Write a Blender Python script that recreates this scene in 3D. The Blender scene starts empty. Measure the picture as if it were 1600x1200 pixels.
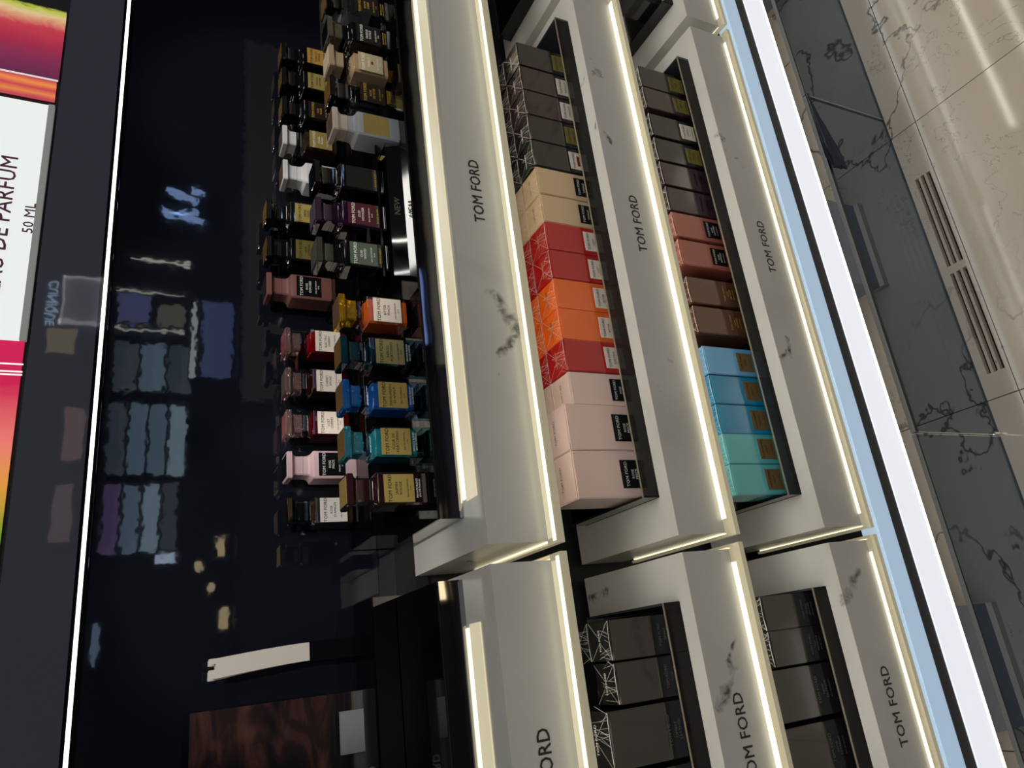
import bpy, bmesh, math, random
from mathutils import Matrix, Vector, noise
random.seed(7)
C = bpy.context.scene.collection
scn = bpy.context.scene
PI = math.pi

# ------------------------------------------------------------------ camera, world, lights, exposure
cd = bpy.data.cameras.new('camera'); cam = bpy.data.objects.new('camera', cd); C.objects.link(cam)
cd.sensor_fit = 'HORIZONTAL'; cd.sensor_width = 36; cd.lens = 36 * 1138.29 / 1600; cd.clip_start = .02
right, down, fwd = Vector((.9304, -.3628, .0516)), Vector((-.1194, -.4333, -.8933)), Vector((.3465, .825, -.4465))
M = Matrix.Identity(4)
for i in range(3):
    M[i][0] = down[i]; M[i][1] = right[i]; M[i][2] = -fwd[i]
M[2][3] = 1.3843
cam.matrix_world = M
scn.camera = cam
w = bpy.data.worlds.new('world'); scn.world = w; w.use_nodes = True
w.node_tree.nodes['Background'].inputs[0].default_value = (.5, .55, .65, 1)
w.node_tree.nodes['Background'].inputs[1].default_value = .02
vs = scn.view_settings
vs.view_transform = 'Standard'; vs.look = 'None'; vs.gamma = 1; vs.use_curve_mapping = False; vs.exposure = 0.0

def area(name, loc, sx, sy, power, col, rot=(0, 0, 0)):
    l = bpy.data.lights.new(name, 'AREA'); l.shape = 'RECTANGLE'; l.size = sx; l.size_y = sy
    l.energy = power; l.color = col
    o = bpy.data.objects.new(name, l); C.objects.link(o); o.location = loc; o.rotation_euler = rot
    return o
CEIL = 2.75
for i, (x, y, p) in enumerate([(-.9, -.6, 8), (.6, -.6, 8), (2.1, -.6, 8), (3.6, -.6, 8), (-.4, -2.1, 8), (1.6, -2.1, 8), (3.6, -2.1, 8)]):
    area('ceiling_lamp', (x, y, CEIL - .03), .55, .55, p, (1, .975, .925))
def spot(loc, aim, power, size):      # unseen spotlights added to brighten the bottle labels
    l = bpy.data.lights.new('bottle_fill_spot', 'SPOT'); l.energy = power; l.spot_size = math.radians(size); l.spot_blend = .25; l.shadow_soft_size = .03; l.color = (1, .95, .86)
    o = bpy.data.objects.new('bottle_fill_spot', l); C.objects.link(o); o.location = loc
    o.rotation_euler = (Vector(aim) - Vector(loc)).to_track_quat('-Z', 'Y').to_euler()
for sx in (.15, .55, .95): spot((sx + .1, -.75, 2.6), (sx, .98, 1.235), 95, 12.5)

# ------------------------------------------------------------------ materials
def lin(c):
    c = c / 255
    return c / 12.92 if c <= .04045 else ((c + .055) / 1.055) ** 2.4
def rgb(r, g, b): return (lin(r), lin(g), lin(b), 1)
def pm(name, col, rough=.4, metal=0, coat=0, coat_r=.03, coat_ior=1.5, emis=None, es=0, trans=0, ior=1.45, spec=.5):
    m = bpy.data.materials.new(name); m.use_nodes = True
    b = m.node_tree.nodes['Principled BSDF']
    b.inputs['Base Color'].default_value = col; b.inputs['Roughness'].default_value = rough
    b.inputs['Metallic'].default_value = metal; b.inputs['Coat Weight'].default_value = coat
    b.inputs['Coat Roughness'].default_value = coat_r; b.inputs['Coat IOR'].default_value = coat_ior
    b.inputs['Transmission Weight'].default_value = trans; b.inputs['IOR'].default_value = ior
    b.inputs['Specular IOR Level'].default_value = spec
    if emis:
        b.inputs['Emission Color'].default_value = emis; b.inputs['Emission Strength'].default_value = es
    return m
def nd(m, t, **kw):
    n = m.node_tree.nodes.new(t)
    for k, v in kw.items(): setattr(n, k, v)
    return n
def lk(m, a, b): m.node_tree.links.new(a, b)
def bump(m, scale, strength, dist=.002, detail=2):
    tc = nd(m, 'ShaderNodeTexCoord'); n = nd(m, 'ShaderNodeTexNoise'); bp = nd(m, 'ShaderNodeBump')
    n.inputs['Scale'].default_value = scale; n.inputs['Detail'].default_value = detail
    bp.inputs['Strength'].default_value = strength; bp.inputs['Distance'].default_value = dist
    lk(m, tc.outputs['Object'], n.inputs['Vector']); lk(m, n.outputs[0], bp.inputs['Height'])
    b = m.node_tree.nodes['Principled BSDF']; lk(m, bp.outputs[0], b.inputs['Normal'])
    if b.inputs['Coat Weight'].default_value > 0: lk(m, bp.outputs[0], b.inputs['Coat Normal'])
    return m
def glassy(name, tint, refl=1.0, ior=1.5, rough=.02):
    """thin clear or smoked sheet: tinted see-through plus mirror-like Fresnel reflection"""
    m = bpy.data.materials.new(name); m.use_nodes = True; nt = m.node_tree; nt.nodes.clear()
    out = nd(m, 'ShaderNodeOutputMaterial'); mx = nd(m, 'ShaderNodeMixShader')
    tr = nd(m, 'ShaderNodeBsdfTransparent'); gl = nd(m, 'ShaderNodeBsdfGlossy'); fr = nd(m, 'ShaderNodeLayerWeight')
    tr.inputs[0].default_value = tint; gl.inputs['Roughness'].default_value = rough
    f0 = ((ior - 1) / (ior + 1)) ** 2
    pw = nd(m, 'ShaderNodeMath', operation='POWER'); pw.inputs[1].default_value = 5; lk(m, fr.outputs['Facing'], pw.inputs[0])
    ml = nd(m, 'ShaderNodeMath', operation='MULTIPLY_ADD'); ml.inputs[1].default_value = (1 - f0) * refl; ml.inputs[2].default_value = f0 * refl
    lk(m, pw.outputs[0], ml.inputs[0]); lk(m, ml.outputs[0], mx.inputs[0])
    lk(m, tr.outputs[0], mx.inputs[1]); lk(m, gl.outputs[0], mx.inputs[2]); lk(m, mx.outputs[0], out.inputs[0])
    return m
def marble(name, base, vein, scale, rough, width=.035, lo=.52, hi=.62, fine=None, coat=0, shift=0, cloud=.06, stretch=(1, 1, 1)):
    m = pm(name, base, rough, coat=coat)
    b = m.node_tree.nodes['Principled BSDF']
    tc = nd(m, 'ShaderNodeTexCoord'); mp = nd(m, 'ShaderNodeMapping')
    mp.inputs['Location'].default_value = (shift, shift * .7, shift * .3); mp.inputs['Scale'].default_value = stretch
    mp.inputs['Rotation'].default_value = (.3, .5, .4)
    lk(m, tc.outputs['Object'], mp.inputs['Vector'])
    def noise_(sc, det, dis, ro=.5):
        n = nd(m, 'ShaderNodeTexNoise'); n.inputs['Scale'].default_value = sc; n.inputs['Detail'].default_value = det
        n.inputs['Distortion'].default_value = dis * .45; n.inputs['Roughness'].default_value = ro
        lk(m, mp.outputs[0], n.inputs['Vector']); return n.outputs[0]
    def ramp(v, a, c, va=0, vb=1):
        r = nd(m, 'ShaderNodeMapRange'); r.interpolation_type = 'SMOOTHSTEP'
        r.inputs[1].default_value = a; r.inputs[2].default_value = c; r.inputs[3].default_value = va; r.inputs[4].default_value = vb
        lk(m, v, r.inputs[0]); return r.outputs[0]
    def math_(op, a, c):
        n = nd(m, 'ShaderNodeMath', operation=op)
        for i, v in enumerate((a, c)):
            if v is None: continue
            if isinstance(v, (int, float)): n.inputs[i].default_value = v
            else: lk(m, v, n.inputs[i])
        return n.outputs[0]
    def ridge(v, wd): return ramp(math_('ABSOLUTE', math_('SUBTRACT', v, .5), None), 0, wd, 1, 0)
    big = ridge(noise_(scale, 5, .6, .6), width)
    mask = ramp(noise_(scale * .6, 2, 0), lo, hi)
    v = math_('MULTIPLY', big, mask)
    if fine:
        f2 = math_('MULTIPLY', math_('MULTIPLY', ridge(noise_(scale * 2.3, 6, 1.2, .65), width * .5), ramp(noise_(scale * .9, 2, 0), .5, .62)), fine)
        v = math_('MAXIMUM', v, f2)
    cl = math_('MULTIPLY', ramp(noise_(scale * 1.3, 4, .5), .4, .75), cloud)
    v = math_('MINIMUM', math_('ADD', v, cl), 1.0)
    mx = nd(m, 'ShaderNodeMix', data_type='RGBA'); mx.inputs[6].default_value = base; mx.inputs[7].default_value = vein
    lk(m, v, mx.inputs[0]); lk(m, mx.outputs[2], b.inputs['Base Color'])
    return m
def emit(name, col, s, base=(.8, .8, .8, 1)):
    return pm(name, base, .3, emis=col, es=s)

def shelf_marble():
    """grey white onyx: a handful of soft dark streaks where the stone has them, faint clouds elsewhere (world space)"""
    m = pm('shelf_marble', rgb(205, 204, 200), .24); b = m.node_tree.nodes['Principled BSDF']
    g = nd(m, 'ShaderNodeNewGeometry')
    def mt(op, *v):
        n = nd(m, 'ShaderNodeMath', operation=op)
        for i, x in enumerate(v):
            if isinstance(x, (int, float)): n.inputs[i].default_value = x
            else: lk(m, x, n.inputs[i])
        return n.outputs[0]
    def ns(sc, det, dis, ro=.55):
        n = nd(m, 'ShaderNodeTexNoise'); n.inputs['Scale'].default_value = sc; n.inputs['Detail'].default_value = det; n.inputs['Distortion'].default_value = dis; n.inputs['Roughness'].default_value = ro
        lk(m, g.outputs['Position'], n.inputs['Vector']); return n
    def sm(x, a, c, va=0, vb=1):
        r = nd(m, 'ShaderNodeMapRange'); r.interpolation_type = 'SMOOTHSTEP'
        for i, v in enumerate((a, c, va, vb)): r.inputs[i + 1].default_value = v
        lk(m, x, r.inputs[0]); return r.outputs[0]
    w = ns(22, 3, .3); wv = nd(m, 'ShaderNodeVectorMath', operation='MULTIPLY_ADD'); lk(m, w.outputs['Color'], wv.inputs[0])
    wv.inputs[1].default_value = (.05, .05, .05); lk(m, g.outputs['Position'], wv.inputs[2])
    sp = nd(m, 'ShaderNodeVectorMath', operation='SUBTRACT'); lk(m, wv.outputs[0], sp.inputs[0]); sp.inputs[1].default_value = (.025, .025, .025)
    tot = None
    STREAK = [((.446, .761, .985), (.424, .761, .962), .012), ((.424, .761, .962), (.392, .761, .958), .015), ((.392, .761, .958), (.366, .761, .978), .010), ((.366, .761, .978), (.335, .761, .992), .005),
              ((.866, .761, .99), (.83, .761, .962), .004), ((.93, .761, .735), (.895, .761, .722), .009), ((.90, .761, .728), (.885, .785, .753), .006), ((.80, .765, .753), (.755, .761, .735), .007), ((.385, .761, .715), (.372, .761, .706), .006), ((.33, .761, .745), (.322, .761, .736), .004),
              ((-.02, .761, .70), (-.05, .761, .712), .006), ((-.05, .761, .712), (-.095, .761, .738), .010), ((.84, .765, .482), (.80, .761, .470), .010), ((.80, .761, .470), (.765, .761, .44), .005),
              ((.425, .761, .452), (.40, .761, .456), .008), ((.41, .761, .456), (.39, .761, .482), .009), ((.39, .761, .482), (.362, .761, .484), .004), ((.05, .761, .445), (.038, .761, .462), .012), ((.035, .761, .462), (.012, .765, .482), .010),
              ((.14, .98, .735), (.125, .955, .690), .010), ((.125, .94, .69), (.122, .90, .684), .006), ((.07, 1.0, .753), (.075, .96, .753), .012), ((.155, .94, .482), (.12, .89, .45), .012), ((.121, .90, .98), (.121, .885, 1.0), .006), ((1.06, .97, .753), (1.04, .93, .753), .006)]
    for A, B, r in STREAK:
        A, B = Vector(A), Vector(B); d = B - A; L2 = d.length_squared
        q = nd(m, 'ShaderNodeVectorMath', operation='SUBTRACT'); lk(m, sp.outputs[0], q.inputs[0]); q.inputs[1].default_value = A
        dt = nd(m, 'ShaderNodeVectorMath', operation='DOT_PRODUCT'); lk(m, q.outputs[0], dt.inputs[0]); dt.inputs[1].default_value = d / L2
        cl = nd(m, 'ShaderNodeClamp'); lk(m, dt.outputs['Value'], cl.inputs[0])
        sc = nd(m, 'ShaderNodeVectorMath', operation='SCALE'); sc.inputs[0].default_value = d; lk(m, cl.outputs[0], sc.inputs['Scale'])
        df = nd(m, 'ShaderNodeVectorMath', operation='DISTANCE'); lk(m, q.outputs[0], df.inputs[0]); lk(m, sc.outputs[0], df.inputs[1])
        v = sm(df.outputs['Value'], r * .15, r, 1, 0)
        tot = v if tot is None else mt('MAXIMUM', tot, v)
    tot = mt('MULTIPLY', tot, sm(ns(70, 4, .8).outputs[0], .34, .62, .25, 1))
    tot = mt('MAXIMUM', tot, mt('MULTIPLY', sm(ns(7, 4, .5).outputs[0], .45, .8), .16))
    mx = nd(m, 'ShaderNodeMix', data_type='RGBA'); mx.inputs[6].default_value = rgb(205, 204, 200); mx.inputs[7].default_value = rgb(66, 62, 58)
    lk(m, mt('MULTIPLY', tot, .92), mx.inputs[0]); lk(m, mx.outputs[2], b.inputs['Base Color'])
    return m
MARBLE = shelf_marble()
FLOORM = marble('floor_marble', rgb(196, 184, 168), rgb(104, 96, 88), 3.0, .07, width=.012, lo=.44, hi=.56, fine=.6, cloud=.14)
BLACK = pm('black_gloss', rgb(9, 10, 13), .05, coat=.6, coat_r=.02)
BLACKTOP = pm('black_gloss_top', rgb(6, 7, 9), .06)
PANEL = bump(pm('black_lacquer', rgb(17, 21, 29), .035, coat=1, coat_r=.02, coat_ior=1.6), 60, .022, .002, 1)
HEADER = bump(pm('black_lacquer_header', rgb(84, 88, 102), .03, coat=1, coat_r=.02, coat_ior=1.55), 30, .015, .004, 1)
MIRROR = bump(pm('mirror_steel', rgb(190, 190, 190), .03, 1), 14, .03, .004, 1)
CHROME = pm('chrome', rgb(215, 213, 210), .08, 1)
DARK = pm('matte_black', rgb(17, 19, 23), .45)
LED = emit('led_warm', (1, .93, .62, 1), 1.6)
LEDS = emit('led_side', (1, .93, .70, 1), 1.1, rgb(226, 216, 186))
LEDT = emit('led_tape', (1, .94, .80, 1), 14.0)
LEDIN = emit('led_warm_soft', (1, .90, .62, 1), .38, rgb(232, 222, 190))
LIP = emit('lit_acrylic', (1, .91, .66, 1), .10, rgb(222, 212, 180))
LEDW = emit('led_white', (.98, 1, .93, 1), 3.0)
AQUA = emit('lit_acrylic_blue', (.48, .72, 1, 1), .42, rgb(200, 214, 226))
BAND = emit('light_band_white', (.86, .90, 1, 1), .70)
SMOKE = glassy('smoked_acrylic', (.36, .38, .40, 1), .7, 1.5)
SMOKEG = glassy('smoked_glass', (.50, .56, .62, 1), .2, 1.5)
CLEAR = glassy('clear_glass', (.93, .95, .95, 1), 1.0, 1.55)
WRAP = glassy('cellophane', (.97, .97, .97, 1), 1.0, 1.65, .06)
CREASE_GLINT = pm('film_crease_glint', rgb(226, 222, 214), .2)  # highlights on the film creases, put into the pale colour of these strips
CREASE_GLINT.node_tree.nodes['Principled BSDF'].inputs['Alpha'].default_value = .72
INK = pm('black_ink', rgb(26, 25, 25), .5)
WHITEINK = pm('white_ink', rgb(225, 222, 216), .5)
GOLDINK = pm('gold_ink', rgb(190, 150, 60), .4)
GOLD = bump(pm('gold_foil', rgb(200, 178, 104), .30, .6), 90, .25, .002, 2)
CREAMLAB = pm('cream_label', rgb(226, 214, 202), .5)
OLIVELAB = pm('olive_label', rgb(122, 112, 58), .35)
BLACKLAB = pm('black_label', rgb(10, 12, 16), .3)

# ------------------------------------------------------------------ mesh helpers
def bx(bm, x0, x1, y0, y1, z0, z1):
    v = [bm.verts.new(p) for p in ((x0, y0, z0), (x1, y0, z0), (x1, y1, z0), (x0, y1, z0), (x0, y0, z1), (x1, y0, z1), (x1, y1, z1), (x0, y1, z1))]
    for f in ((0, 3, 2, 1), (4, 5, 6, 7), (0, 1, 5, 4), (1, 2, 6, 5), (2, 3, 7, 6), (3, 0, 4, 7)):
        bm.faces.new([v[i] for i in f])
def lathe(bm, prof, ch=.0025, sy=1.0):
    """stack of chamfered-square rings: prof is (z, half width)"""
    rings = []
    for z, h in prof:
        c = min(ch, h * .5)
        pts = [(-h + c, -h), (h - c, -h), (h, -h + c), (h, h - c), (h - c, h), (-h + c, h), (-h, h - c), (-h, -h + c)]
        rings.append([bm.verts.new((x, y * sy, z)) for x, y in pts])
    for a, b in zip(rings, rings[1:]):
        for i in range(8): bm.faces.new((a[i], a[(i + 1) % 8], b[(i + 1) % 8], b[i]))
    bm.faces.new(rings[0][::-1]); bm.faces.new(rings[-1])
def mk(bm, bevel=0, smooth=None):
    if bevel:
        bmesh.ops.bevel(bm, geom=list(bm.edges), offset=bevel, segments=2, affect='EDGES', clamp_overlap=True)
    bmesh.ops.recalc_face_normals(bm, faces=list(bm.faces))
    me = bpy.data.meshes.new('mesh'); bm.to_mesh(me); bm.free()
    if smooth:
        for p in me.polygons: p.use_smooth = True
        me.set_sharp_from_angle(angle=math.radians(smooth))
    return me
def obj(name, me, mat, parent=None, loc=(0, 0, 0), rz=0):
    o = bpy.data.objects.new(name, me); C.objects.link(o); o.location = loc; o.rotation_euler[2] = rz
    if mat:
        if len(me.materials) == 0: me.materials.append(mat)
        if me.materials[0] is not mat:
            o.material_slots[0].link = 'OBJECT'; o.material_slots[0].material = mat
    if parent: o.parent = parent
    return o
def tag(o, label=None, cat=None, group=None, kind=None):
    for k, v in (('label', label), ('category', cat), ('group', group), ('kind', kind)):
        if v: o[k] = v
    return o
def thing(name, label, cat, loc=(0, 0, 0), rz=0, group=None):
    o = bpy.data.objects.new(name, None); C.objects.link(o); o.empty_display_size = .02
    o.location = loc; o.rotation_euler[2] = rz
    return tag(o, label, cat, group)
def box(name, mat, parent, x0, x1, y0, y1, z0, z1, bevel=0):
    bm = bmesh.new(); bx(bm, x0, x1, y0, y1, z0, z1)
    return obj(name, mk(bm, bevel), mat, parent)
TXT = {}
def text_mesh(lines):
    """lines: (string, centre x, base z, size, x stretch); facing -Y in the XZ plane, y = 0"""
    key = tuple(lines)
    if key in TXT: return TXT[key]
    bm = bmesh.new()
    for s, cx, z, size, st in lines:
        cu = bpy.data.curves.new('t', 'FONT'); cu.body = s; cu.size = size; cu.align_x = 'CENTER'; cu.resolution_u = 2; cu.space_character = 1.04
        to = bpy.data.objects.new('t', cu); C.objects.link(to)
        dg = bpy.context.evaluated_depsgraph_get(); me = bpy.data.meshes.new_from_object(to.evaluated_get(dg))
        bpy.data.objects.remove(to); bpy.data.curves.remove(cu)
        k = size * .011          # a little heavier than the built-in face
        for dy, dx, dz in ((0, 0, 0), (1, -k, 0), (2, k, 0), (3, 0, k), (4, 0, -k)):
            n0 = len(bm.verts); bm.from_mesh(me); bm.verts.ensure_lookup_table()
            for v in bm.verts[n0:]: v.co = Vector((v.co.x * st + cx + dx, dy * 2.5e-5, v.co.y + z + dz))
        bpy.data.meshes.remove(me)
    me = bpy.data.meshes.new('text'); bm.to_mesh(me); bm.free(); TXT[key] = me
    return me

# ------------------------------------------------------------------ the room
fl = box('floor', DARK, None, -3.6, 6.6, -3.2, 1.2, -.04, -.012); tag(fl, kind='structure')
cl = box('ceiling', pm('ceiling_paint', rgb(60, 60, 62), .8), None, -3.6, 6.6, -3.2, 1.2, CEIL, CEIL + .05); tag(cl, kind='structure')
JX = [.331 + .592 * k for k in range(-6, 11)]
def tile(x0, x1, y0, y1):
    g = .0009
    box('tile', FLOORM, fl, x0 + g, x1 - g, y0 + g, y1 - g, -.012, 0)
VENTX = [(.604, .808), (.378, .588)]
for a, b in zip(JX, JX[1:]):
    for y0, y1 in ((-3.2, -1.718), (-1.718, -.518), (-.518, .682)): tile(a, b, y0, y1)
    if abs(a - .331) < .01:   # border tile with six vent slots cut through it
        bm = bmesh.new(); g = .0009
        ys = [.682 + g]
        rows = [(.6905, .6985), (.7035, .7110), (.7160, .7235)]
        xs = [a + g] + [v for p in sorted(VENTX) for v in p] + [b - g]
        bx(bm, a + g, xs[1], .682 + g, 1.2, -.012, 0); bx(bm, xs[2], xs[3], .682 + g, 1.2, -.012, 0)
        bx(bm, xs[4], b - g, .682 + g, 1.2, -.012, 0)
        edges = [.682 + g] + [v for r in rows for v in r] + [1.2]
        for i in range(0, len(edges), 2):
            for xa, xb in sorted(VENTX): bx(bm, xa, xb, edges[i], edges[i + 1], -.012, 0)
        obj('tile', mk(bm), FLOORM, fl)
        for xa, xb in sorted(VENTX):
            bm = bmesh.new()
            bx(bm, xa, xb, .6905, .7235, -.0119, -.0105)
            obj('vent_channel', mk(bm), pm('vent_dark', rgb(14, 14, 15), .9), fl)
    else:
        tile(a, b, .682, 1.2)

wb = box('wall_back', PANEL, None, -3.6, 6.6, 1.1035, 1.2, 1.02, 1.441); tag(wb, kind='structure')
box('header_panel', HEADER, wb, -3.6, 6.6, 1.1005, 1.2, 1.455, 1.5335)
box('upper_panel', HEADER, wb, -3.6, 6.6, 1.125, 1.2, 1.5335, CEIL)
box('light_strip', LEDW, wb, -3.6, 6.6, 1.1015, 1.15, 1.4455, 1.4505)
bm = bmesh.new(); bx(bm, -3.6, 6.6, 1.0995, 1.15, 1.4505, 1.455); bx(bm, -3.6, 6.6, 1.1, 1.15, 1.441, 1.4455)
obj('strip_channel', mk(bm), BLACK, wb)
box('lower_panel', DARK, wb, -3.6, 6.6, 1.022, 1.2, .0, 1.02)
box('ledge', DARK, wb, -3.6, 6.6, 1.012, 1.1035, 1.012, 1.0300)
GREYW = pm('grey_plaster', rgb(58, 56, 56), .6)
tag(box('wall_left', GREYW, None, -3.65, -3.6, -3.2, 1.2, 0, CEIL), kind='structure')
tag(box('wall_right', GREYW, None, 6.6, 6.65, -3.2, 1.2, 0, CEIL), kind='structure')
wf = tag(box('wall_front', pm('shop_wall', rgb(30, 31, 36), .5), None, -3.6, 6.6, -3.25, -3.2, 0, CEIL), kind='structure')

# ------------------------------------------------------------------ the lower cabinet: light bands over a smoked glass toe panel
cab = thing('display_cabinet', 'low cabinet with blue and white light bands over a smoked glass plinth', 'cabinet', (0, 0, 0))
XL, XR = -1.2, 3.4
box('carcass', DARK, cab, XL, XR, .775, 1.02, .262, .391)
box('under_fill_light', emit('under_cabinet_fill', (1, .95, .86, 1), 7.0), cab, XL, XR, .80, .815, .2585, .262)  # added glowing strip that brightens the floor behind the glass
box('upper_light_panel', AQUA, cab, XL, XR, .745, .775, .354, .3915, .001)
box('groove_shade', pm('groove_shade_grey', rgb(44, 47, 54), .4), cab, XL, XR, .7445, .775, .3325, .354)  # flush strip; the shade of the groove is put into its dark colour
box('light_band', BAND, cab, XL, XR, .7428, .775, .2775, .3325, .001)
box('band_trim', LEDW, cab, XL, XR, .7422, .775, .2735, .2775)
for a, b in ((XL, .2625), (.2655, .9722), (.9738, XR)):
    p = box('glass_panel', SMOKEG, cab, a, b, .739, .745, .001, .2360)
    box('top_edge', pm('glass_edge', rgb(7, 9, 12), .4), p, a, b, .7382, .746, .2360, .2395)
    if a > XL: box('end_trim', CHROME, p, a, a + .0012, .7383, .7389, .001, .236)
box('hinge', CHROME, cab, .2665, .270, .7360, .7389, .004, .018)
gk = box('gasket', pm('rubber', rgb(14, 19, 27), .35), cab, .2655, .82, .7362, .7392, .2330, .2412)
for a, b in ((.630, .832), (-.216, -.014), (1.45, 1.65)):
    f = box('foot', pm('foot_grey', rgb(128, 130, 142), .4), cab, a, b, .857, 1.0, .016, .262)
    box('foot_trim', pm('foot_trim', rgb(206, 194, 178), .4), f, a, b, .846, 1.0, .0005, .016)

# ------------------------------------------------------------------ marble shelves
UNITS = {'left': (-.353, .0984), 'middle': (.1205, 1.0932), 'right': (1.1206, 2.0932)}
SH = [('top', 1.0308, .9527, .758, .0252), ('second', .7531, .6736, .764, .0205), ('lowest', .4822, .4014, .763, .0151)]
LETT = [('TOM FORD', 0, 0, .0225, .875)]
def shelf(unit, lvl, zt, zb, yf, lip):
    x0, x1 = UNITS[unit]
    t = thing('marble_shelf', '%s white marble shelf of the %s bay, edge lit with black lettering' % (lvl, unit), 'shelf', ((x0 + x1) / 2, yf, zb), 0, 'lit marble shelves')
    bm = bmesh.new(); X0, X1 = x0 - (x0 + x1) / 2, x1 - (x0 + x1) / 2; h = zt - zb; D = 1.011 - yf
    if lvl == 'top':
        bx(bm, X0, X1, 0, D, 0, h)
    else:
        ol, orr, of, ob = .0557, .0585, .7885 - yf, .985 - yf
        bx(bm, X0, X1, 0, of, 0, h); bx(bm, X0, X0 + ol, of, ob, 0, h); bx(bm, X1 - orr, X1, of, ob, 0, h)
        bx(bm, X0, X1, ob, D, 0, h); bx(bm, X0 + ol, X1 - orr, of, ob, 0, h - (.0286 if lvl == 'second' else .0216))
    obj('slab', mk(bm), MARBLE, t)
    # acrylic lip with a light line along its front and ends
    e = .006
    def ring(name, mat, a, b, z0, z1):
        bm = bmesh.new()
        bx(bm, X0 - e * b / lip, X1 + e * b / lip, -b, -a, z0, z1)
        bx(bm, X0 - e * b / lip, X0 - e * a / lip, -a, D * .9, z0, z1); bx(bm, X1 + e * a / lip, X1 + e * b / lip, -a, D * .9, z0, z1)
        return obj(name, mk(bm), mat, t)
    if lvl == 'top':
        box('diffuser', LEDIN, t, X0 + .002, X1 - .002, -.0125, -.0002, -.004, .0)
        box('led_strip', LED, t, X0 - .002, X1 + .002, -.0215, -.0125, -.006, .0005)
        ring('acrylic_lip', LIP, .0215, lip, -.008, .001)
        ring('lip_base', LIP, .0, .0215, -.009, -.006)
        box('lip_corner', LIP, t, X0 - .0052, X0 + .002, -.0215, .002, -.006, -.0002); box('lip_corner', LIP, t, X1 - .002, X1 + .0052, -.0215, .002, -.006, -.0002)
    else:
        wd = .0088 if lvl == 'second' else .0050
        box('led_strip', LED, t, X0 + .018, X1 - .018, -wd, -.0002, -.005, .0008)
        ring('acrylic_lip', LIP, wd, lip, -.007, .0004)
        ring('lip_base', LIP, .0, wd, -.009, -.005)
        box('lip_end', LIP, t, X0, X0 + .018, -wd, -.0002, -.005, .0004); box('lip_end', LIP, t, X1 - .018, X1, -wd, -.0002, -.005, .0004)
    for xa in (X0 - .0016, X1 + .0002): box('side_light', LEDS, t, xa, xa + .0014, .002, D * .88, -.0035, .0003)
    # downlight tape under the slab, behind the lip
    box('downlight_tape', LEDT, t, X0 + .05, X1 - .03, .016, .026, -.004, -.0004)
    o = obj('lettering', text_mesh(LETT), pm('letter_black', rgb(40, 37, 34), .5), t, ((-.001 if unit != 'left' else 0), -.0006, h / 2 - .0082))
    return t
for u in UNITS:
    for a in SH: shelf(u, *a)

# glow channel let into the top shelf in front of the stands
def glow(x0, x1, label, y=.80):
    t = thing('light_channel', label, 'light', ((x0 + x1) / 2, y, 1.0308)); h = (x1 - x0) / 2
    box('cover', LEDIN, t, -h, h, -.028, .004, 0, .0016, .0006)
    box('tube', LED, t, -h + .004, h - .004, .004, .0150, 0, .0012)
glow(.180, 1.055, 'glowing cream channel along the foot of the middle bottle stand')
glow(-.34, .040, 'glowing cream channel along the foot of the left tester stand', .8275)

# trays of smoked acrylic in the two lower shelves
TRAYW_REFL = pm('tray_wall_reflection', rgb(52, 57, 64), .12)  # grey reflection on the right wall, put into its colour
def tray(x0, x1, zt, label, rec=.0215):
    t = thing('acrylic_tray', label, 'tray', ((x0 + x1) / 2, .886, zt - rec), 0, 'smoked acrylic trays'); h = (x1 - x0) / 2; H = .0255 + rec; th = .003
    box('base', BLACK, t, -h, h, -.097, .097, 0, .004)
    box('front_lip', SMOKE, t, -h, h, -.097, -.097 + th, .004, H)
    box('side_wall', BLACK, t, -h, -h + th, -.094, .094, .004, H); box('side_wall', TRAYW_REFL, t, h - th, h, -.094, .094, .004, H)
    box('back_wall', BLACK, t, -h, h, .094, .097, .004, H)
    bm = bmesh.new(); bx(bm, -h, h, -.0972, -.097 + th, H, H + .0006)
    obj('lip_edge', mk(bm), pm('acrylic_edge', rgb(120, 112, 96), .2), t)
for u, (x0, x1) in UNITS.items():
    for lv, zt in (('second', .7531), ('lowest', .4822)):
        tray(x0 + .0562, x1 - .059, zt, 'black smoked acrylic tray sunk in the %s shelf of the %s bay' % (lv, u), .0285 if lv == 'second' else .0215)

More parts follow.
